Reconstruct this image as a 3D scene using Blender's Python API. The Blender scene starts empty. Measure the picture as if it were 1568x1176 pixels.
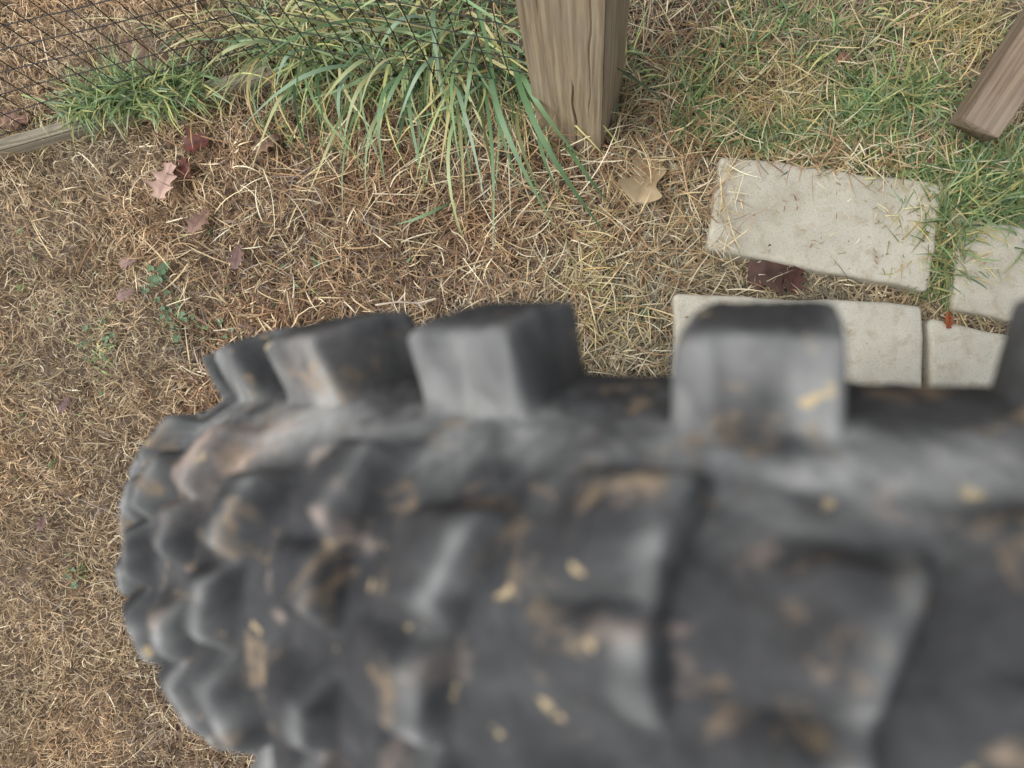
import bpy, math, random
import numpy as np
rng=np.random.default_rng(7); random.seed(7)
H=0.74; F=934.0          # eye height (m) ; survey scale
def G(u,v,z=0.0):
    s=(H-z)/F
    return ((u-905)*s, -(v-650)*s, z)
def lin(r,g,b):
    return tuple(((c/255)/12.92 if c/255<0.04045 else ((c/255+0.055)/1.055)**2.4) for c in (r,g,b))
# ---------------- noise
_tab=np.random.default_rng(3).random((256,256))
def vn(x,y,seed=0):
    x=np.asarray(x,float)+seed*17.3; y=np.asarray(y,float)+seed*9.7
    xi=np.floor(x).astype(int); yi=np.floor(y).astype(int)
    fx=x-xi; fy=y-yi; fx=fx*fx*(3-2*fx); fy=fy*fy*(3-2*fy)
    a=_tab[xi%256,yi%256]; b=_tab[(xi+1)%256,yi%256]; c=_tab[xi%256,(yi+1)%256]; d=_tab[(xi+1)%256,(yi+1)%256]
    return (a*(1-fx)+b*fx)*(1-fy)+(c*(1-fx)+d*fx)*fy
def fbm(x,y,seed=0,o=3):
    r=0;a=1;t=0
    for i in range(o):
        r=r+a*vn(x*2**i,y*2**i,seed+i); t+=a; a*=.5
    return r/t
def hgt(x,y):
    x=np.asarray(x,float); y=np.asarray(y,float)
    near=np.exp(-((x/3)**2+(y/3)**2))
    return (fbm(x*9,y*9,1)-.5)*0.016*near+(fbm(x*40,y*40,5,2)-.5)*0.007*near-0.004
# ---------------- materials
def newmat(name):
    m=bpy.data.materials.new(name); m.use_nodes=True
    nt=m.node_tree; b=nt.nodes['Principled BSDF']; return m,nt,b
def ramp(nt,stops):
    r=nt.nodes.new('ShaderNodeValToRGB'); cr=r.color_ramp
    while len(cr.elements)<len(stops): cr.elements.new(.5)
    for e,(p,c) in zip(cr.elements,stops): e.position=p; e.color=(*c,1) if len(c)==3 else c
    return r
def noise(nt,vec,scale,detail=4,rough=.6,dist=0):
    n=nt.nodes.new('ShaderNodeTexNoise'); n.inputs['Scale'].default_value=scale; n.inputs['Detail'].default_value=detail
    n.inputs['Roughness'].default_value=rough; n.inputs['Distortion'].default_value=dist
    nt.links.new(vec,n.inputs['Vector']); return n
def mixc(nt,fac,a,b,mode='MIX'):
    m=nt.nodes.new('ShaderNodeMix'); m.data_type='RGBA'; m.blend_type=mode
    for sock,v in ((m.inputs[0],fac),(m.inputs[6],a),(m.inputs[7],b)):
        if isinstance(v,(int,float)): sock.default_value=v
        elif isinstance(v,tuple): sock.default_value=(*v,1) if len(v)==3 else v
        else: nt.links.new(v,sock)
    return m.outputs[2]
def bump(nt,b,h,strength,dist):
    n=nt.nodes.new('ShaderNodeBump'); n.inputs['Strength'].default_value=strength; n.inputs['Distance'].default_value=dist
    nt.links.new(h,n.inputs['Height']); nt.links.new(n.outputs[0],b.inputs['Normal'])
def objco(nt,scale=(1,1,1)):
    tc=nt.nodes.new('ShaderNodeTexCoord'); mp=nt.nodes.new('ShaderNodeMapping'); mp.inputs['Scale'].default_value=scale
    nt.links.new(tc.outputs['Object'],mp.inputs[0]); return mp.outputs[0]

def blade_mat(name,rough=.6,trans=0.15):
    m,nt,b=newmat(name); at=nt.nodes.new('ShaderNodeAttribute'); at.attribute_name='Col'
    c=at.outputs['Color']
    nt.links.new(c,b.inputs['Base Color']); b.inputs['Roughness'].default_value=rough
    if trans>0:
        tr=nt.nodes.new('ShaderNodeBsdfTranslucent'); nt.links.new(c,tr.inputs[0])
        ms=nt.nodes.new('ShaderNodeMixShader'); ms.inputs[0].default_value=trans
        out=nt.nodes['Material Output']
        nt.links.new(b.outputs[0],ms.inputs[1]); nt.links.new(tr.outputs[0],ms.inputs[2]); nt.links.new(ms.outputs[0],out.inputs[0])
    return m
def diffuse_attr(name):
    m=bpy.data.materials.new(name); m.use_nodes=True; nt=m.node_tree; nt.nodes.remove(nt.nodes['Principled BSDF'])
    at=nt.nodes.new('ShaderNodeAttribute'); at.attribute_name='Col'; d=nt.nodes.new('ShaderNodeBsdfDiffuse')
    nt.links.new(at.outputs['Color'],d.inputs[0]); nt.links.new(d.outputs[0],nt.nodes['Material Output'].inputs[0]); return m
def mk_ground():
    m,nt,b=newmat('soil_and_thatch'); v=objco(nt)
    n1=noise(nt,v,7,5); n2=noise(nt,v,160,6,.75,.6); n3=noise(nt,v,38,4)
    r=ramp(nt,[(.3,lin(82,69,58)),(.46,lin(124,106,86)),(.58,lin(154,135,110)),(.72,lin(190,173,145))]); nt.links.new(n2.outputs[0],r.inputs[0])
    r2=ramp(nt,[(.35,(.7,.67,.66)),(.65,(1.1,1.07,1.04))]); nt.links.new(n3.outputs[0],r2.inputs[0])
    c=mixc(nt,1.0,r.outputs[0],r2.outputs[0],'MULTIPLY')
    r3=ramp(nt,[(.4,(0,0,0)),(.65,(1,1,1))]); nt.links.new(n1.outputs[0],r3.inputs[0])
    c2=mixc(nt,r3.outputs[0],c,mixc(nt,.45,c,lin(144,134,128)))
    nt.links.new(c2,b.inputs['Base Color']); b.inputs['Roughness'].default_value=.95
    bump(nt,b,n2.outputs[0],.8,.006); return m
def mk_concrete():
    m,nt,b=newmat('cast_concrete'); v=objco(nt)
    n1=noise(nt,v,9,5); n2=noise(nt,v,420,3,.7); n3=noise(nt,v,60,4)
    r=ramp(nt,[(.3,lin(180,174,157)),(.5,lin(204,199,182)),(.7,lin(218,213,197))]); nt.links.new(n1.outputs[0],r.inputs[0])
    r2=ramp(nt,[(.28,(.5,.48,.45)),(.38,(.92,.92,.91)),(.62,(1,1,1)),(.75,(1.1,1.1,1.1))]); nt.links.new(n2.outputs[0],r2.inputs[0])
    c=mixc(nt,1.0,r.outputs[0],r2.outputs[0],'MULTIPLY')
    r3=ramp(nt,[(.52,(0,0,0)),(.72,(.5,.5,.5))]); nt.links.new(n3.outputs[0],r3.inputs[0])
    c=mixc(nt,r3.outputs[0],c,lin(164,146,116))
    nt.links.new(c,b.inputs['Base Color']); b.inputs['Roughness'].default_value=.9
    bump(nt,b,n2.outputs[0],.5,.0014); return m
def mk_wood(name,c0,c1,c2,c3):
    m,nt,b=newmat(name); v=objco(nt,(1,1,.05)); v2=objco(nt,(1,1,.18)); v3=objco(nt,(1,1,.6))
    n1=noise(nt,v,190,5,.6,.5); n2=noise(nt,v2,28,4,.5,1.6); n3=noise(nt,v3,22,4)
    r=ramp(nt,[(.28,c0),(.42,c1),(.55,c2),(.72,c3)]); nt.links.new(n1.outputs[0],r.inputs[0])
    w=nt.nodes.new('ShaderNodeTexWave'); w.inputs['Scale'].default_value=26; w.inputs['Distortion'].default_value=7; w.inputs['Detail'].default_value=3
    w.inputs['Detail Scale'].default_value=.6
    nt.links.new(v2,w.inputs[0])
    r2=ramp(nt,[(.0,(.74,.70,.64)),(.25,(.95,.94,.92)),(1,(1.04,1.03,1.02))]); nt.links.new(w.outputs[0],r2.inputs[0])
    c=mixc(nt,.75,r.outputs[0],r2.outputs[0],'MULTIPLY')
    r3=ramp(nt,[(.42,(0,0,0)),(.68,(.7,.7,.7))]); nt.links.new(n3.outputs[0],r3.inputs[0])
    c=mixc(nt,r3.outputs[0],c,mixc(nt,.6,c,lin(152,142,128)))
    nt.links.new(c,b.inputs['Base Color']); b.inputs['Roughness'].default_value=.8
    bump(nt,b,n1.outputs[0],.35,.0012); return m
def mk_rubber():
    m,nt,b=newmat('dusty_rubber'); v=objco(nt)
    at=nt.nodes.new('ShaderNodeAttribute'); at.attribute_name='dust'
    at2=nt.nodes.new('ShaderNodeAttribute'); at2.attribute_name='mud'
    n1=noise(nt,v,38,5,.6,.5); n2=noise(nt,v,110,4,.7); n3=noise(nt,v,72,6,.62,.4); n4=noise(nt,v,150,3,.5)
    r=ramp(nt,[(.3,lin(36,37,39)),(.6,lin(55,56,59)),(.8,lin(76,78,80))]); nt.links.new(n2.outputs[0],r.inputs[0])
    r1=ramp(nt,[(.35,(.22,.22,.22)),(.65,(1,1,1))]); nt.links.new(n1.outputs[0],r1.inputs[0])
    mu=nt.nodes.new('ShaderNodeMath'); mu.operation='MULTIPLY'; nt.links.new(at.outputs['Fac'],mu.inputs[0]); nt.links.new(r1.outputs[0],mu.inputs[1])
    c=mixc(nt,mu.outputs[0],r.outputs[0],lin(166,168,166))
    r3=ramp(nt,[(.575,(0,0,0)),(.68,(.75,.75,.75))]); nt.links.new(n3.outputs[0],r3.inputs[0])
    c=mixc(nt,r3.outputs[0],c,mixc(nt,n4.outputs[0],lin(122,98,76),lin(174,156,128)))
    r5=ramp(nt,[(.69,(0,0,0)),(.73,(.8,.8,.8))]); nt.links.new(n4.outputs[0],r5.inputs[0])
    c=mixc(nt,r5.outputs[0],c,lin(192,172,134))
    mm=nt.nodes.new('ShaderNodeMath'); mm.operation='MULTIPLY'; mm.use_clamp=True
    r4=ramp(nt,[(.35,(.1,.1,.1)),(.6,(1,1,1))]); nt.links.new(n2.outputs[0],r4.inputs[0])
    nt.links.new(at2.outputs['Fac'],mm.inputs[0]); nt.links.new(r4.outputs[0],mm.inputs[1])
    c=mixc(nt,mm.outputs[0],c,lin(188,170,158))
    nt.links.new(c,b.inputs['Base Color']); b.inputs['Roughness'].default_value=.9
    b.inputs['Specular IOR Level'].default_value=.3
    bump(nt,b,n2.outputs[0],.35,.0012); return m
def simple(name,c,rough=.6,metal=0,ns=60):
    m,nt,b=newmat(name); v=objco(nt); n=noise(nt,v,ns,4)
    r=ramp(nt,[(.3,tuple(x*.6 for x in c)),(.7,tuple(min(1,x*1.3) for x in c))]); nt.links.new(n.outputs[0],r.inputs[0])
    nt.links.new(r.outputs[0],b.inputs['Base Color']); b.inputs['Roughness'].default_value=rough; b.inputs['Metallic'].default_value=metal
    bump(nt,b,n.outputs[0],.3,.002); return m
M_ground=mk_ground(); M_conc=mk_concrete(); M_rub=mk_rubber()
M_post=mk_wood('weathered_pine',lin(108,96,78),lin(148,134,110),lin(168,153,128),lin(186,173,148))
M_board=mk_wood('grey_board',lin(96,88,74),lin(142,134,116),lin(166,157,138),lin(184,175,157))
M_stake=mk_wood('brown_board',lin(88,74,62),lin(124,107,90),lin(142,125,106),lin(160,143,122))
M_straw=diffuse_attr('dry_straw'); M_green=blade_mat('live_grass',.45,.22); M_leaf=blade_mat('dead_leaf',.6,.15)
# ---------------- mesh helpers
def link(o): bpy.context.scene.collection.objects.link(o); return o
def mesh_np(name,verts,quads,mat,cols=None,smooth=True,attrs=None):
    me=bpy.data.meshes.new(name); nv=len(verts); nf=len(quads)
    me.vertices.add(nv); me.vertices.foreach_set('co',np.asarray(verts,np.float32).ravel())
    me.loops.add(nf*4); me.loops.foreach_set('vertex_index',np.asarray(quads,np.int32).ravel())
    me.polygons.add(nf); me.polygons.foreach_set('loop_start',np.arange(0,nf*4,4,dtype=np.int32))
    me.polygons.foreach_set('loop_total',np.full(nf,4,np.int32))
    me.polygons.foreach_set('use_smooth',np.full(nf,smooth,bool))
    if cols is not None:
        a=me.attributes.new('Col','FLOAT_COLOR','POINT')
        c=np.ones((nv,4),np.float32); c[:,:3]=cols; a.data.foreach_set('color',c.ravel())
    for k,vv in (attrs or {}).items():
        a=me.attributes.new(k,'FLOAT','POINT'); a.data.foreach_set('value',np.asarray(vv,np.float32).ravel())
    me.update(calc_edges=True); me.validate()
    me.materials.append(mat); return link(bpy.data.objects.new(name,me))
class Blades:
    def __init__(s): s.v=[];s.q=[];s.c=[];s.n=0
    def ring(s,spine,side,w,col):
        N,S,_=spine.shape
        L=spine-side*w[...,None]*.5; R=spine+side*w[...,None]*.5
        V=np.stack([L,R],2).reshape(-1,3); C=np.repeat(col[:,:,None,:],2,2).reshape(-1,3)
        b=(np.arange(N)[:,None]*S+np.arange(S-1)[None,:])*2+s.n
        Q=np.stack([b,b+1,b+3,b+2],-1).reshape(-1,4)
        s.v.append(V);s.q.append(Q);s.c.append(C);s.n+=len(V)
    def grow(s,x,y,az,el,L,w,cel,caz,col,tip=None,nseg=4,z0=0.0,roll=.4,minz=.001):
        N=len(x); p=np.stack([x,y,hgt(x,y)+z0],-1); S=[p]; sd=[]; rl=rng.normal(0,roll,N)
        for i in range(nseg+1):
            t=i/nseg; a=az+caz*t; e=el+cel*t
            d=np.stack([np.cos(a)*np.cos(e),np.sin(a)*np.cos(e),np.sin(e)],-1)
            sv=np.stack([-np.sin(a),np.cos(a),rl],-1); sv/=np.linalg.norm(sv,axis=1)[:,None]; sd.append(sv)
            if i<nseg:
                p=p+d*(L/nseg)[:,None]; fl=hgt(p[:,0],p[:,1])+minz+w*.3
                p[:,2]=np.maximum(p[:,2],fl); S.append(p)
        sp=np.stack(S,1); sd=np.stack(sd,1); t=np.linspace(0,1,nseg+1)
        prof=np.clip(.65+.9*t,0,1)*(1-t**2.6*.9); W=w[:,None]*prof[None]
        if tip is None: tip=col
        C=col[:,None]*(1-t[None,:,None])+tip[:,None]*t[None,:,None]
        s.ring(sp,sd,W,C)
    def arc(s,p0,p1,peak,w,c0,c1,n=12,bow=0.0):
        p0=np.array(p0);p1=np.array(p1); d=p1-p0; perp=np.array([-d[1],d[0],0])
        t=np.linspace(0,1,n)[:,None]
        sp=p0*(1-t)+p1*t+perp*bow*np.sin(t*np.pi)+np.array([0,0,peak])*(np.sin(np.pi*t**.8))
        tg=np.gradient(sp,axis=0); sd=np.stack([-tg[:,1],tg[:,0],0.35*np.hypot(tg[:,0],tg[:,1])*np.sin(3*t[:,0]+w*900)],-1); sd/=np.linalg.norm(sd,axis=1)[:,None]
        tt=t[:,0]; W=w*np.clip(.55+1.2*tt,0,1)*(1-tt**2.5*.94)
        C=np.array(c0)*(1-t)+np.array(c1)*t
        s.ring(sp[None],sd[None],W[None],C[None])
    def make(s,name,mat): return mesh_np(name,np.concatenate(s.v),np.concatenate(s.q),mat,np.concatenate(s.c))
def pick(cols,N,w=None,var=.18):
    cols=np.array(cols); i=rng.choice(len(cols),N,p=None if w is None else np.array(w)/sum(w))
    return np.clip(cols[i]*(1+rng.normal(0,var,(N,1))),.004,.9)
# ---------------- ground
ax=np.linspace(-1.6,1.6,260); ex=1.6*1.22**np.arange(1,27)
gx=np.concatenate([-ex[::-1],ax,ex]); X,Y=np.meshgrid(gx,gx,indexing='ij')
V=np.stack([X,Y,hgt(X,Y)],-1).reshape(-1,3); n=len(gx)
i,j=np.meshgrid(np.arange(n-1),np.arange(n-1),indexing='ij'); b=(i*n+j).ravel()
mesh_np('ground',V,np.stack([b,b+n,b+n+1,b+1],-1),M_ground)
# ---------------- pavers
def in_poly(px,py,poly):
    ins=np.zeros(len(px),bool); m=len(poly); j=m-1
    for i in range(m):
        xi,yi=poly[i];xj,yj=poly[j]
        c=((yi>py)!=(yj>py))&(px<(xj-xi)*(py-yi)/(yj-yi+1e-12)+xi); ins^=c; j=i
    return ins
polys=[]
def paver(corners,ztop,thick=.045,name='concrete_paver'):
    import bmesh
    pts=[G(u,v,ztop) for u,v in corners]; cx=sum(p[0] for p in pts)/4; cy=sum(p[1] for p in pts)/4
    polys.append([(p[0],p[1]) for p in pts])
    bm=bmesh.new()
    top=[bm.verts.new((p[0]-cx,p[1]-cy,thick)) for p in pts]; bot=[bm.verts.new((p[0]-cx,p[1]-cy,0)) for p in pts]
    bm.faces.new(top); bm.faces.new(bot[::-1])
    for k in range(4): bm.faces.new([top[k],bot[k],bot[(k+1)%4],top[(k+1)%4]])
    bmesh.ops.recalc_face_normals(bm,faces=bm.faces)
    bmesh.ops.bevel(bm,geom=[e for e in bm.edges],offset=.006,segments=4,profile=.5,affect='EDGES')
    bmesh.ops.triangulate(bm,faces=[f for f in bm.faces if len(f.verts)>4])
    bmesh.ops.subdivide_edges(bm,edges=[e for e in bm.edges if e.calc_length()>.03],cuts=7,use_grid_fill=True)
    for vv in bm.verts:
        nx=float(vn(vv.co.x*60+3+cx*50,vv.co.y*60+7))-.5; ny=float(vn(vv.co.x*60+31,vv.co.y*60+70+cx*50))-.5
        vv.co.x+=nx*.005; vv.co.y+=ny*.005
    me=bpy.data.meshes.new(name); bm.to_mesh(me); bm.free(); me.materials.append(M_conc)
    for p in me.polygons:p.use_smooth=True
    o=link(bpy.data.objects.new(name,me)); o.location=(cx,cy,ztop-thick); return o
paver([(1034,446),(1414,466),(1420,846),(1036,828)],.030)
paver([(1104,236),(1450,280),(1424,444),(1082,382)],.020)
paver([(1424,486),(1760,556),(1760,836),(1430,830)],.026)
paver([(1466,330),(1790,380),(1770,540),(1462,472)],.018)
# ---------------- timbers (length along local Z)
def timber(name,w,d,length,mat,cracks=(),nz=260,npr=140,wave=.0004):
    per=2*(w+d); s=np.linspace(0,per,npr,endpoint=False); r=.004
    xs=[];ys=[];nx=[];ny=[]
    for q in s:
        if q<w: x,y,a,b_=-w/2+q,-d/2,0,-1
        elif q<w+d: x,y,a,b_=w/2,-d/2+(q-w),1,0
        elif q<2*w+d: x,y,a,b_=w/2-(q-w-d),d/2,0,1
        else: x,y,a,b_=-w/2,d/2-(q-2*w-d),-1,0
        ddx=w/2-abs(x); ddy=d/2-abs(y)
        if ddx<r and ddy<1e-6: k=r-ddx; y-=math.copysign(k*k/(2*r),y)
        if ddy<r and ddx<1e-6: k=r-ddy; x-=math.copysign(k*k/(2*r),x)
        xs.append(x);ys.append(y);nx.append(a);ny.append(b_)
    xs,ys,nx,ny=map(np.array,(xs,ys,nx,ny)); z=np.linspace(0,length,nz)
    S,Z=np.meshgrid(s,z,indexing='xy')
    disp=(fbm(S*260,Z*8,3)-.5)*2*wave+(fbm(S*30,Z*5,9)-.5)*.0012
    for (s0,z0,z1,dep,wd,sl) in cracks:
        c=s0+sl*(Z-z0)+(vn(Z*30,Z*0,4)-.5)*.003; t=np.clip((Z-z0)/(z1-z0),0,1); env=np.sin(np.pi*t)**.5*(Z>z0)*(Z<z1)
        disp-=dep*env*np.exp(-((S-c)/(wd*(.3+.7*env)))**2)
    Vx=xs[None]+nx[None]*disp; Vy=ys[None]+ny[None]*disp
    V=np.stack([Vx,Vy,Z],-1).reshape(-1,3)
    i,j=np.meshgrid(np.arange(nz-1),np.arange(npr),indexing='ij'); a=i*npr+j; b2=i*npr+(j+1)%npr
    Q=np.stack([a,b2,b2+npr,a+npr],-1).reshape(-1,4)
    base=len(V); V=np.vstack([V,[[0,0,0],[0,0,length]]])
    cap=[]
    for jj in range(0,npr,2):
        cap.append([base,(jj+2)%npr,(jj+1)%npr,jj]); o=(nz-1)*npr; cap.append([base+1,o+jj,o+jj+1,o+(jj+2)%npr])
    return mesh_np(name,V,np.vstack([Q,cap]),mat,smooth=True)
post=timber('wooden_fence_post',.080,.084,1.25,M_post,cracks=[(.050,.03,.17,.006,.0007,-.02),(.02,.25,.5,.003,.0008,.01),(.066,.10,.34,.002,.0007,.005)],npr=560)
a=math.atan2(-33,100); fl=G(824,206); dx,dy=math.cos(a),math.sin(a)
post.rotation_euler=(0,0,a); post.location=(fl[0]+dx*.040-dy*.042,fl[1]+dy*.040+dx*.042,-.03)
def lay(o,p0,p1,roll=0):
    from mathutils import Vector, Matrix
    d=(Vector(p1)-Vector(p0)); o.location=p0
    z=d.normalized(); x=z.cross(Vector((0,0,1))).normalized(); y=z.cross(x)
    m=Matrix((x,y,z)).transposed() @ Matrix.Rotation(roll,3,'Z'); o.rotation_euler=m.to_euler()
st=timber('timber_offcut',.046,.040,.5,M_stake,cracks=[(.1,.0,.3,.006,.001,0)])
lay(st,G(1490,200,.06),G(1690,-100,.13),0.05)
fb0=G(-260,306,.004); fb1=G(425,116,.004)
fbd=timber('fence_base_board',.015,.030,math.dist(fb0,fb1),M_board,cracks=[(.01,.1,.5,.004,.001,0)])
lay(fbd,fb0,fb1)
# ---------------- wire fence
def wires(name,segs,r,mat,parent=None,ns=5):
    V=[];Q=[];n=0
    for p,q in segs:
        p=np.array(p,float);q=np.array(q,float); d=q-p; d/=np.linalg.norm(d)
        u=np.cross(d,[0.3,.2,.9] if abs(d[2])<.9 else [1,0,0]); u/=np.linalg.norm(u); w=np.cross(d,u)
        for e in (p,q):
            for k in range(ns):
                t=2*math.pi*k/ns; V.append(e+r*(u*math.cos(t)+w*math.sin(t)))
        for k in range(ns): Q.append([n+k,n+(k+1)%ns,n+ns+(k+1)%ns,n+ns+k])
        n+=2*ns
    return mesh_np(name,np.array(V),np.array(Q),mat)
M_wire=simple('black_coated_wire',(.02,.02,.018),.5)
corn=[G(-900,430),G(430,100),G(822,178)]
segs=[]; hgtF=.62
for A,B in zip(corn[:-1],corn[1:]):
    A=np.array(A);B=np.array(B); L=np.linalg.norm(B-A); nn=int(L/.022)
    o=(B-A)/L; nrm=np.array([-o[1],o[0],0])
    for k in range(nn):
        p=A+(B-A)*k/nn
        zz=np.linspace(0,hgtF,6); pts=[p+[0,0,z]+nrm*(vn(k*.15,z*6)-.5)*.016 for z in zz]
        segs+=list(zip(pts[:-1],pts[1:]))
    for k in range(int(hgtF/.028)):
        z=.008+k*.028; m=max(2,nn//5)
        pts=[A+(B-A)*t/m+[0,0,z]+nrm*(vn((t*nn/m)*.15,z*6)-.5)*.016 for t in range(m+1)]
        segs+=list(zip(pts[:-1],pts[1:]))
wires('wire_mesh_fence',segs,.0006,M_wire)
# ---------------- dry grass
gold=[lin(190,169,137),lin(170,147,117),lin(208,192,163),lin(150,128,100),lin(130,112,92)]
brn=[lin(134,111,91),lin(110,92,76),lin(154,132,108),lin(196,179,146),lin(214,202,172),lin(150,139,131)]
pale=[lin(187,173,141),lin(167,153,126),lin(206,196,167),lin(148,140,118),lin(130,122,107)]
def sow(B,N,u0,u1,v0,v1,lenf=1):
    u=rng.uniform(u0,u1,N); v=rng.uniform(v0,v1,N)
    x=(u-905)*H/F; y=(650-v)*H/F
    ok=np.ones(N,bool)
    for P in polys: ok&=~in_poly(x,y,P)
    bare=(fbm(x*11,y*11,51)>.52)&(u>1000)&(v<320)&(rng.random(N)<.7); ok&=~bare
    x,y,u,v=x[ok],y[ok],u[ok],v[ok]; N=len(x)
    wl=1/(1+np.exp((u-330+ (fbm(x*12,y*12,21)-.5)*320)/60))
    wl=np.maximum(wl,1/(1+np.exp((v-(150-.25*u))/20))*(u<600))
    wr=1/(1+np.exp(-(u-1000+(v-200)*.5+(fbm(x*12,y*12,22)-.5)*200)/50))
    r=rng.random(N); L=r<wl; R=(~L)&(rng.random(N)<wr)
    col=np.where(L[:,None],pick(gold,N,[3,3,2,2,1]),np.where(R[:,None],pick(pale,N,[3,3,2,2,2]),pick(brn,N,[3,3,3,1.6,.8,1.4])))
    shade=.64+.74*fbm(x*22,y*22,31); col=col*shade[:,None]
    red=fbm(x*10,y*10,41)[:,None]; col=col*(1+np.array([.10,-.02,-.10])*(red-.45)*2.4)
    ln=np.where(L,rng.gamma(4,.0036,N),rng.gamma(3.6,.0058,N))*lenf; w=np.where(L,rng.uniform(.0007,.0015,N),rng.uniform(.0009,.0022,N))
    az=rng.uniform(0,2*math.pi,N); el=np.where(L,rng.normal(.5,.4,N),rng.normal(.3,.32,N))
    B.grow(x,y,az,el,ln,w,rng.normal(-.4,.6,N),rng.normal(0,.7,N),col,np.clip(col*1.12,0,1),nseg=3,z0=rng.uniform(0,.008,N)**1.0)
B=Blades()
sow(B,140000,-60,1640,-60,1240)
sow(B,22000,-1600,3200,-1600,2800,lenf=1.8)
B.make('dry_grass',M_straw)
B=Blades()
def loose(N,cu,cv,su,sv,l0,l1,cols,wts,z=.012,clear=True):
    u=rng.normal(cu,su,N); v=rng.normal(cv,sv,N); x=(u-905)*H/F; y=(650-v)*H/F
    if clear:
        ok=np.ones(N,bool)
        for P in polys: ok&=~in_poly(x,y,P)
        x,y=x[ok],y[ok]; N=len(x)
    B.grow(x,y,rng.uniform(0,6.283,N),rng.normal(.15,.25,N),rng.uniform(l0,l1,N),rng.uniform(.0009,.0018,N),rng.normal(-.3,.4,N),rng.normal(0,.5,N),pick(cols,N,wts),nseg=5,z0=z+rng.uniform(0,.01,N))
st_c=[lin(206,187,146),lin(222,210,180),lin(174,146,112),lin(154,122,94)]
loose(900,680,330,230,110,.02,.055,st_c,[2,2,3,3])
loose(420,990,420,60,110,.03,.06,st_c,[3,2,3,2])
loose(350,1020,180,60,80,.03,.07,st_c,[2,1,3,3])
loose(400,1250,130,190,90,.02,.055,st_c,[3,2,2,1])
loose(260,1300,252,90,16,.015,.05,st_c,[2,2,2,2],.020,False)
loose(60,1100,330,14,50,.03,.05,st_c,[3,3,1,1],.026,False)
loose(110,1300,340,100,60,.003,.010,st_c,[1,1,3,4],.026,False)
loose(20,1180,500,80,30,.004,.012,st_c,[1,1,3,3],.036,False)
loose(160,800,180,60,60,.05,.1,st_c,[2,3,2,1],.02)
B.make('loose_straw',M_straw)
# ---------------- green grass
gr=[lin(114,142,92),lin(134,160,108),lin(100,126,84),lin(156,172,114),lin(190,186,128),lin(144,164,132)]
B=Blades()
def clump(u,v,ru,rv,N,l0,l1,w0,w1,cols=gr,wts=(4,4,3,2.5,2.2,2),el=.7,az0=None,azs=1.0,z0=0.006):
    uu=rng.normal(u,ru,N); vv=rng.normal(v,rv,N); x=(uu-905)*H/F; y=(650-vv)*H/F
    az=rng.uniform(0,6.283,N) if az0 is None else rng.normal(az0,azs,N)
    c=pick(cols,N,wts,.2); tip=c*np.where(rng.random((N,1))<.3,np.array([[1.7,1.3,1.1]]),np.array([[1.05,1.05,1.0]]))
    B.grow(x,y,az,rng.normal(el,.3,N),rng.uniform(l0,l1,N),rng.uniform(w0,w1,N),rng.normal(-1.3,.5,N),rng.normal(0,.5,N),c,np.clip(tip,0,.8),nseg=5,z0=z0)
for (u,v,ru,rv,N,l) in [(1330,185,32,20,420,.05),(1400,150,28,20,210,.045),(1290,120,30,18,170,.04),(1230,60,38,20,120,.035),(1110,90,30,17,190,.04),(1060,155,16,24,230,.05),
    (1450,285,36,32,430,.055),(1525,300,36,34,440,.055),(1440,370,20,34,290,.05),(1442,425,10,16,140,.042),(1540,240,24,20,150,.045),(1200,208,48,8,200,.04),(1270,234,50,8,190,.04),
    (1380,285,22,20,130,.04),(1090,205,22,13,100,.035),(958,110,8,35,80,.045),(1350,50,56,22,140,.03),(1150,30,40,16,90,.035),(1560,340,16,36,160,.05),(1320,258,48,9,160,.035),
    (205,160,34,12,270,.045),(150,180,20,9,120,.04),(250,160,24,12,180,.045),(480,200,40,20,40,.03),(300,145,22,10,120,.04),
    (160,535,14,26,46,.014),(120,875,7,10,16,.014),(290,500,20,16,30,.012),(1480,120,30,30,50,.03),(1250,10,180,14,100,.03),(60,520,50,120,60,.012),(450,420,90,40,60,.012)]:
    clump(u,v,ru,rv,N,l*.5,l*1.3,.0014,.0030,z0=.020 if u<320 and v<200 else .006)
B.make('green_grass',M_green)
B=Blades()
for (u,v,ru,rv,N,l) in [(1430,350,30,40,260,.05),(1180,150,50,30,260,.04),(1440,60,30,30,180,.04),(1240,180,60,30,260,.035),(1500,60,25,20,170,.035),(1380,330,14,22,90,.035),(905,440,22,60,120,.05),(560,70,80,30,100,.05),(1250,240,90,10,200,.03),(1345,300,12,24,90,.03),(1470,420,18,12,80,.04),(1300,80,120,40,240,.03),(260,155,50,18,160,.045),(60,215,40,10,60,.03)]:
    clump(u,v,ru,rv,N,l*.5,l*1.3,.001,.002,cols=[lin(196,178,126),lin(214,200,158),lin(164,150,104),lin(160,162,112)],wts=(3,3,2,2))
B.make('yellow_grass',M_green)
# ---------------- big grass tuft
B=Blades()
tg=[lin(102,134,94),lin(124,154,110),lin(146,172,132),lin(86,114,80),lin(168,180,122),lin(206,196,146)]
def tuft(N,u,v,ru,rv,az0,azs,l0,l1,w0,w1,el,wts,cel=-1.9):
    uu=rng.normal(u,ru,N); vv=rng.normal(v,rv,N); x=(uu-905)*H/F; y=(650-vv)*H/F
    c=pick(tg,N,wts,.2); tip=c*np.where(rng.random((N,1))<.45,np.array([[1.75,1.4,1.15]]),np.array([[1.1,1.08,1.05]]))
    B.grow(x,y,rng.normal(az0,azs,N),rng.normal(el,.3,N),rng.uniform(l0,l1,N),rng.uniform(w0,w1,N),rng.normal(cel,.5,N),rng.normal(0,.75,N),c,np.clip(tip,0,.8),nseg=10,roll=.6)
D=-math.pi/2
W1=(3,4,4,2,2.5,2.5)
tuft(120,650,70,60,26,D,.9,.09,.22,.0022,.0046,.85,W1)
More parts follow.
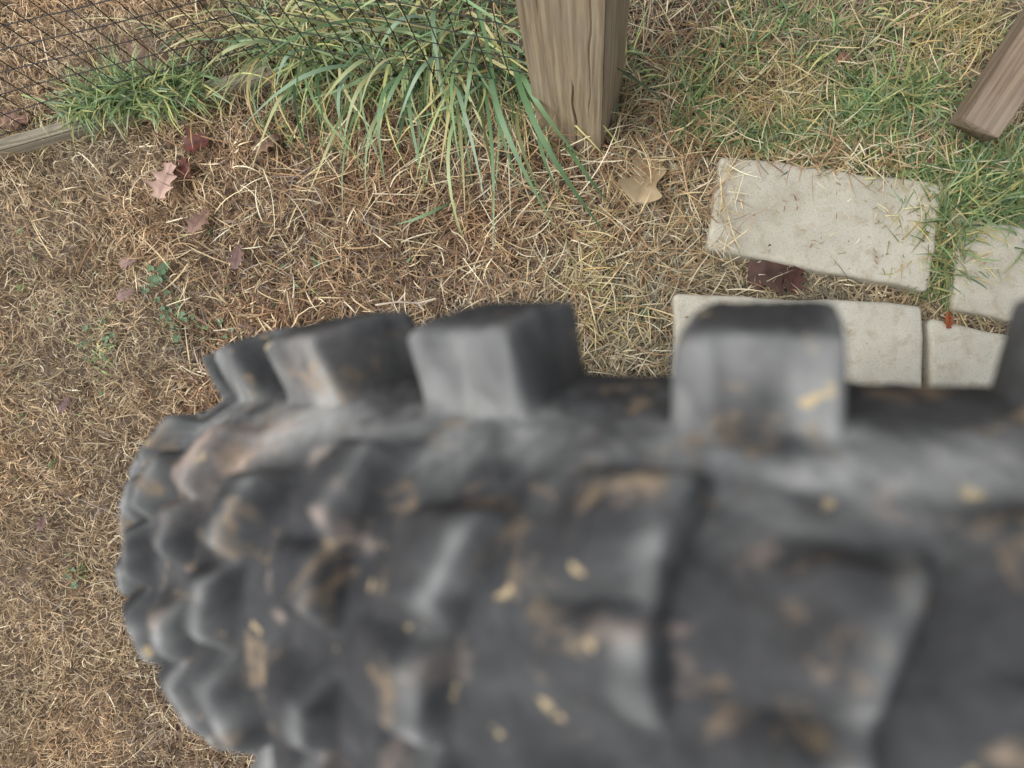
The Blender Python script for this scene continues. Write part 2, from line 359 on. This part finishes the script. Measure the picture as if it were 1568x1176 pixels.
tuft(44,750,90,28,22,D+.35,.5,.12,.25,.003,.0052,.9,W1)
tuft(110,520,85,50,22,D-.6,.85,.07,.18,.002,.0038,.75,W1)
tuft(280,600,30,90,28,D,1.5,.05,.13,.0013,.0026,.9,(1,2,3,1,5,6))
tuft(240,450,60,60,26,D-.8,1.2,.05,.13,.0012,.0024,.8,(1,2,3,1,5,6))
tuft(110,720,10,60,20,D,1.5,.06,.13,.0014,.0028,1.0,(2,3,3,1,4,4))
tuft(50,800,120,14,26,D+.3,.7,.06,.14,.002,.0034,.9,W1)
g1,g2,g3,yl,bl=lin(106,140,94),lin(134,164,122),lin(90,122,84),lin(198,188,132),lin(160,182,160)
for (a0,b0,a1,b1,pk,w,c0,c1,bow) in [
 (675,20,686,205,.06,.0062,g1,bl,.02),(755,95,852,352,.07,.0074,g3,g2,-.08),(785,80,938,372,.07,.0080,g1,g3,-.10),(735,45,905,135,.16,.0040,g2,yl,.25),
 (735,100,754,392,.05,.0046,g1,g2,.06),(690,110,742,305,.05,.0055,g2,bl,.04),(640,120,592,292,.06,.0048,g2,g1,-.05),(590,110,365,200,.07,.0058,g2,bl,.10),
 (610,115,520,252,.06,.005,yl,g2,.05),(640,120,652,292,.05,.005,g3,g2,0),(520,100,384,262,.06,.0046,g1,yl,.08),(690,312,604,344,.012,.0044,g2,g2,.1),
 (560,120,528,235,.05,.005,bl,g1,0),(800,120,905,262,.08,.0066,g1,g2,-.15),(700,100,600,215,.07,.005,g2,bl,.1),(740,90,700,240,.07,.0055,g1,g2,.1),
 (660,90,552,255,.06,.0052,g1,g2,.1),(760,110,800,300,.05,.005,g3,g1,-.05),(830,200,862,310,.05,.005,g2,g3,-.1),(500,90,420,150,.05,.005,g1,bl,.1),
 (720,120,672,270,.05,.004,yl,yl,.05),(625,90,470,190,.06,.005,g2,yl,.1),(770,150,760,280,.04,.004,yl,g2,.05),(860,225,940,320,.05,.005,g1,g3,-.1),
 (690,60,560,130,.09,.005,bl,g2,.15),(560,60,440,70,.08,.004,g2,yl,.1),(740,60,770,190,.1,.005,g2,g1,.05),(480,80,300,120,.06,.004,g2,yl,.12),(700,140,712,330,.04,.0045,g1,yl,.05),(560,140,470,300,.04,.004,g1,yl,.1),(640,150,560,300,.04,.004,yl,g2,-.08),(800,160,845,330,.05,.0045,yl,g1,-.1)]:
    B.arc(G(a0,b0,.0),G(a1,b1,.014),pk,w,c0,c1,16,bow)
B.make('grass_tuft',M_green)
# ---------------- clover
B=Blades()
def clover(cu,cv,r,N,sz=.006):
    for k in range(N):
        u=rng.normal(cu,r);v=rng.normal(cv,r); x0,y0,_=G(u,v); z=float(hgt(x0,y0))+.012+rng.uniform(0,.006); a0=rng.uniform(0,6.28)
        c=np.array(lin(92,122,84))*rng.uniform(.7,1.3); s_=sz*rng.uniform(.5,1.1)
        for q in range(3):
            a_=a0+q*2.094; t=np.linspace(0,1,5); d=np.array([math.cos(a_),math.sin(a_),rng.uniform(-.1,.25)])
            sp=np.array([x0,y0,z])+t[:,None]*d*s_; sd=np.tile([-math.sin(a_),math.cos(a_),.15],(5,1))
            W=s_*.95*np.array([.15,.75,1,.9,.3]); B.ring(sp[None],sd[None],W[None],np.tile(c,(1,5,1)))
clover(250,430,12,10,.0075);clover(270,492,16,16,.005);clover(155,525,15,12,.004);clover(490,405,5,3,.005);clover(985,478,8,8,.0055);clover(120,878,6,5,.004);clover(345,505,22,6,.004)
B.make('clover',M_green)
# ---------------- leaves
def leaf(u,v,rot,size,c0,c1,z=.016,curl=.3,asp=.6,lobes=3.5,name='fallen_leaf',tilt=(0,0)):
    n=40; m=9; t=np.linspace(0,1,n); hw=asp*.5*np.maximum(np.sin(np.pi*np.clip(t,0,1)**.8),0)**.7*(1+.38*np.sin(t*lobes*2*math.pi+.6))
    hw[0]=hw[-1]=.01; s=np.linspace(-1,1,m); T,S=np.meshgrid(t,s,indexing='ij')
    X_=(T-.5)*size+ .03*size*np.abs(S)*np.cos(T*lobes*6.28); Y_=S*hw[:,None]*size
    Z_=curl*size*(S*hw[:,None]*1.3)**2*2+curl*.25*size*np.sin(T*3.3+rot)+.03*size*(vn(T*6+u,S*3+v)-.5)
    V=np.stack([X_,Y_,Z_],-1).reshape(-1,3); i,j=np.meshgrid(np.arange(n-1),np.arange(m-1),indexing='ij'); b=(i*m+j).ravel()
    f=vn(T*5+u*.1,S*2+v*.1)[...,None]; C=(np.array(c0)*(1-f)+np.array(c1)*f); C=C*(1-.25*np.exp(-(S[...,None]/.12)**2))
    o=mesh_np(name,V,np.stack([b,b+m,b+m+1,b+1],-1),M_leaf,C.reshape(-1,3))
    x,y,_=G(u,v); o.location=(x,y,float(hgt(x,y))+z); o.rotation_euler=(tilt[0],tilt[1],rot); return o
red=lin(124,66,56); dred=lin(98,60,52); pk=lin(204,168,154); br=lin(124,96,82); mv=lin(138,114,112)
leaf(312,228,.3,.030,red,dred,lobes=2.5,asp=.9);leaf(288,262,1.9,.030,dred,red);leaf(266,284,1.35,.050,pk,lin(218,188,170),lobes=3.5,asp=.55,z=.022);leaf(316,345,1.0,.036,lin(170,136,120),br,z=.02)
leaf(374,398,1.5,.034,mv,br,asp=.5,z=.02);leaf(236,104,.4,.05,lin(162,126,112),br,asp=.8,z=.012);leaf(205,455,.5,.022,lin(160,128,112),mv)
leaf(112,620,1.2,.020,mv,dred);leaf(30,190,.2,.035,lin(154,116,98),br,z=.012);leaf(415,225,.7,.035,lin(160,132,108),br)
leaf(1178,420,.25,.062,lin(100,74,64),lin(80,58,50),z=.018,asp=.75,curl=.15,lobes=2.2);leaf(1210,430,1.1,.036,lin(94,68,60),dred,z=.02,curl=.2,asp=.8,tilt=(.3,0));leaf(1432,496,1.5,.022,lin(176,98,50),lin(120,60,36),z=.036,asp=.5,curl=.1)
leaf(1285,98,.6,.024,lin(170,120,96),br);leaf(1420,250,1.2,.03,lin(150,110,86),br);leaf(205,405,.5,.022,lin(170,138,122),mv);leaf(75,800,1.3,.018,dred,mv)
leaf(985,285,1.2,.062,lin(192,172,138),lin(170,148,114),z=.018,asp=.8,lobes=1.3,curl=.4)
# ---------------- twig
def twig():
    P=[G(575,467,.02),G(610,462,.022),G(640,464,.018),G(668,457,.02)]; S=list(zip(P[:-1],P[1:]))+[(P[1],G(622,448,.026))]+[(P[2],G(650,475,.016))]
    wires('twig',S,.0013,simple('bleached_twig',lin(196,180,160),.8),ns=6)
twig()
# ---------------- wheel
R=.345; hk=.012; rc=.051; Rc=R-hk-rc; NK=36
dg=np.linspace(0,360,7200,endpoint=False); wgt=np.where((dg>12)&(dg<130),3.2,1.0); cum=np.concatenate([[0],np.cumsum(wgt)]); nu=2600; nv=220
th=np.radians(np.interp(np.linspace(0,cum[-1],nu,endpoint=False),cum,np.append(dg,360))); al=np.radians(np.linspace(-128,128,nv))
TH,AL=np.meshgrid(th,al,indexing='ij'); P=2*math.pi*R/NK
PH=.26
k=TH/(2*math.pi)*NK+PH; s=(k%1.0)*P; kid=np.floor(k)
sj=(fbm(TH*60,AL*6,2,2)-.5)*.0020; aj=(fbm(TH*60,AL*14,12,2)-.5)*.0024
hh=np.zeros_like(s); edge=np.zeros_like(s)
def knob(s0,s1,a0,a1,h,rnd=.0020,soft=.0011,skew=0,ramp_=0.0,jit=1.0):
    global hh,edge
    sc=(s0+s1)/2*P; hs=(s1-s0)/2*P; ac=math.radians((a0+a1)/2); ha=math.radians(a1-a0)/2*(rc+hk*.6)
    ds=(s-sc-skew*(AL-ac)*.05+P/2)%P-P/2
    qx=np.abs(ds+sj*jit)-hs+rnd; qy=np.abs((AL-ac)*(rc+hk*.6)+aj)-ha+rnd
    sd=np.hypot(np.maximum(qx,0),np.maximum(qy,0))+np.minimum(np.maximum(qx,qy),0)-rnd
    if ramp_==0:
        m=np.clip(.5-sd/soft/2,0,1); m=m*m*(3-2*m)
    else:   # worn blocks: crisp trailing end, soft rounded flanks
        ms=np.clip(.5-(qx-rnd)/.0012/2,0,1); ma=np.clip(.5-(qy-rnd)/.0036/2,0,1)
        m=ms*ms*(3-2*ms)*ma*ma*(3-2*ma)
    var=1+.16*(vn(kid*1.7,AL*0+a0*.3,6)-.5)
    crown=1-.10*np.clip((sd+.004)/.004,0,1)**2
    fwd=np.clip(.5+ds/(2*hs),0,1); f2=np.clip(fwd*1.5,0,1)
    rf=1.0 if ramp_==0 else f2*f2*(3-2*f2)*.6+f2*.4
    hh=np.maximum(hh,m*h*var*crown*rf)
    if ramp_==0: e=np.exp(-((sd+.0014)/.0022)**2)*m**.3*(.25+1.0*vn(TH*90,AL*14,61))*.55
    else: e=np.exp(-((ds-hs+.0022)/.0028)**2)*m**.5*(.2+1.1*vn(TH*90,AL*18,61))
    edge=np.maximum(edge,e)
for sg in (1,-1):
    def K(s0,s1,a0,a1,h,**kw):
        if sg<0: a0,a1=-a1,-a0; kw['skew']=-kw.get('skew',0)
        knob(s0,s1,a0,a1,h,**kw)
    K(-.24,.22,20,39,hk*.66,ramp_=1,skew=.25)
    K(-.22,.20,5,18.5,hk*.60,ramp_=1,skew=-.2)
    K(.26,.70,11,29,hk*.66,ramp_=1,skew=.35)
    K(.10,.58,54,79,hk*1.35,jit=.3)
knob(.22,.64,-7,8,hk*.6,ramp_=1)
hh+= (fbm(TH*120,AL*25,8,3)-.5)*.0010+(fbm(TH*40,AL*8,78,2)-.5)*.0008
r=Rc+(rc+hh)*np.cos(AL)+.004*np.cos(AL); yy=(rc*1.06+hh)*np.sin(AL)
V=np.stack([-r*np.cos(TH),yy,r*np.sin(TH)],-1)
lowd=np.clip(1-hh/.005,0,1)
sh=np.exp(-((np.abs(AL)-math.radians(46))/math.radians(10))**2)
fd=fbm(TH*16,AL*5,14)
nearknob=.35+.65*np.exp(-(((s/P-.34+.5)%1-.5)/.30)**2)
dust=np.clip(.06+.80*edge+1.5*sh*nearknob*np.clip((fd-.15)*4,0,1)*(.3+.7*lowd)+.08*fbm(TH*30,AL*8,15),0,1)
mud=np.clip((fbm(TH*38,AL*10,19)-.70)*9,0,1)*.5*(np.abs(AL)<.75)
c0=math.radians(49)
tt=(TH-c0); mud=np.maximum(mud,np.exp(-((tt-.10*(AL-.5))/.028)**2)*np.exp(-((AL-.60)/.28)**2)*np.clip(fbm(TH*70,AL*10,33)*2-.1,0,1))
i,j=np.meshgrid(np.arange(nu),np.arange(nv-1),indexing='ij'); a_=i*nv+j; b_=((i+1)%nu)*nv+j
Q=np.stack([a_,b_,b_+1,a_+1],-1).reshape(-1,4)
tyre=mesh_np('knobby_tyre',V.reshape(-1,3),Q,M_rub,attrs={'dust':dust.ravel(),'mud':mud.ravel()})
wheel=link(bpy.data.objects.new('motorcycle_wheel',None))
M_al=simple('aluminium_rim',(.5,.5,.5),.35,.9); M_st=simple('steel_spoke',(.55,.55,.55),.3,.9)
def lathe(name,prof,mat,n=96):
    prof=np.array(prof); m=len(prof); t=np.linspace(0,2*math.pi,n,endpoint=False)
    V=np.stack([prof[None,:,0]*np.cos(t)[:,None],np.repeat(prof[None,:,1],n,0),prof[None,:,0]*np.sin(t)[:,None]],-1).reshape(-1,3)
    i,j=np.meshgrid(np.arange(n),np.arange(m),indexing='ij'); a=i*m+j;b=((i+1)%n)*m+j;c=((i+1)%n)*m+(j+1)%m;d=i*m+(j+1)%m
    return mesh_np(name,V,np.stack([a,b,c,d],-1).reshape(-1,4),mat)
rim=lathe('rim',[(.262,-.040),(.266,-.043),(.250,-.043),(.246,-.036),(.232,-.018),(.230,0),(.232,.018),(.246,.036),(.250,.043),(.266,.043),(.262,.040),(.250,.030),(.242,0),(.250,-.030)],M_al)
hub=lathe('hub',[(.010,-.07),(.022,-.07),(.024,-.055),(.055,-.05),(.055,-.042),(.026,-.036),(.024,0),(.026,.036),(.055,.042),(.055,.05),(.024,.055),(.022,.07),(.010,.07)],M_al)
S=[]
for q in range(36):
    t=2*math.pi*q/36; sg=1 if q%2 else -1; t2=t+(.55 if (q//2)%2 else -.55)
    S.append(((.05*math.cos(t2),sg*.046,.05*math.sin(t2)),(.234*math.cos(t),sg*.004,.234*math.sin(t))))
sp=wires('spokes',S,.0018,M_st,ns=6)
for o in (tyre,rim,hub,sp): o.parent=wheel
wheel.location=(.127,-.0505,.344); wheel.rotation_euler=(0,0,math.radians(-3.6))
# ---------------- light
w=bpy.data.worlds.new('World'); bpy.context.scene.world=w; w.use_nodes=True; nt=w.node_tree
bg=nt.nodes['Background']; sky=nt.nodes.new('ShaderNodeTexSky'); sky.sky_type='NISHITA'; sky.sun_disc=False
EL=math.radians(54); AZ=math.radians(-112)
sky.sun_elevation=EL; sky.sun_rotation=AZ; sky.dust_density=4
hs=nt.nodes.new('ShaderNodeHueSaturation'); hs.inputs['Saturation'].default_value=.42
nt.links.new(sky.outputs[0],hs.inputs['Color']); nt.links.new(hs.outputs[0],bg.inputs[0]); bg.inputs[1].default_value=.15
sd=bpy.data.lights.new('sun','SUN'); sd.energy=2.3; sd.angle=math.radians(60); sd.color=(1,.99,.96); so=link(bpy.data.objects.new('sun',sd))
from mathutils import Vector
dirv=Vector((math.sin(AZ)*math.cos(EL),math.cos(AZ)*math.cos(EL),math.sin(EL))); so.rotation_euler=dirv.to_track_quat('Z','Y').to_euler()
# ---------------- camera
cd=bpy.data.cameras.new('camera'); cam=link(bpy.data.objects.new('camera',cd)); cam.location=(0,0,H)
cd.sensor_width=36; cd.lens=F/1568*36; cd.shift_x=-121/1568; cd.shift_y=62/1568; cd.clip_start=.005; cd.clip_end=600
cd.dof.use_dof=True; cd.dof.focus_distance=.70; cd.dof.aperture_fstop=cd.lens/2.4
sc=bpy.context.scene; sc.camera=cam; sc.view_settings.view_transform='Standard'; sc.view_settings.look='None'; sc.view_settings.exposure=0
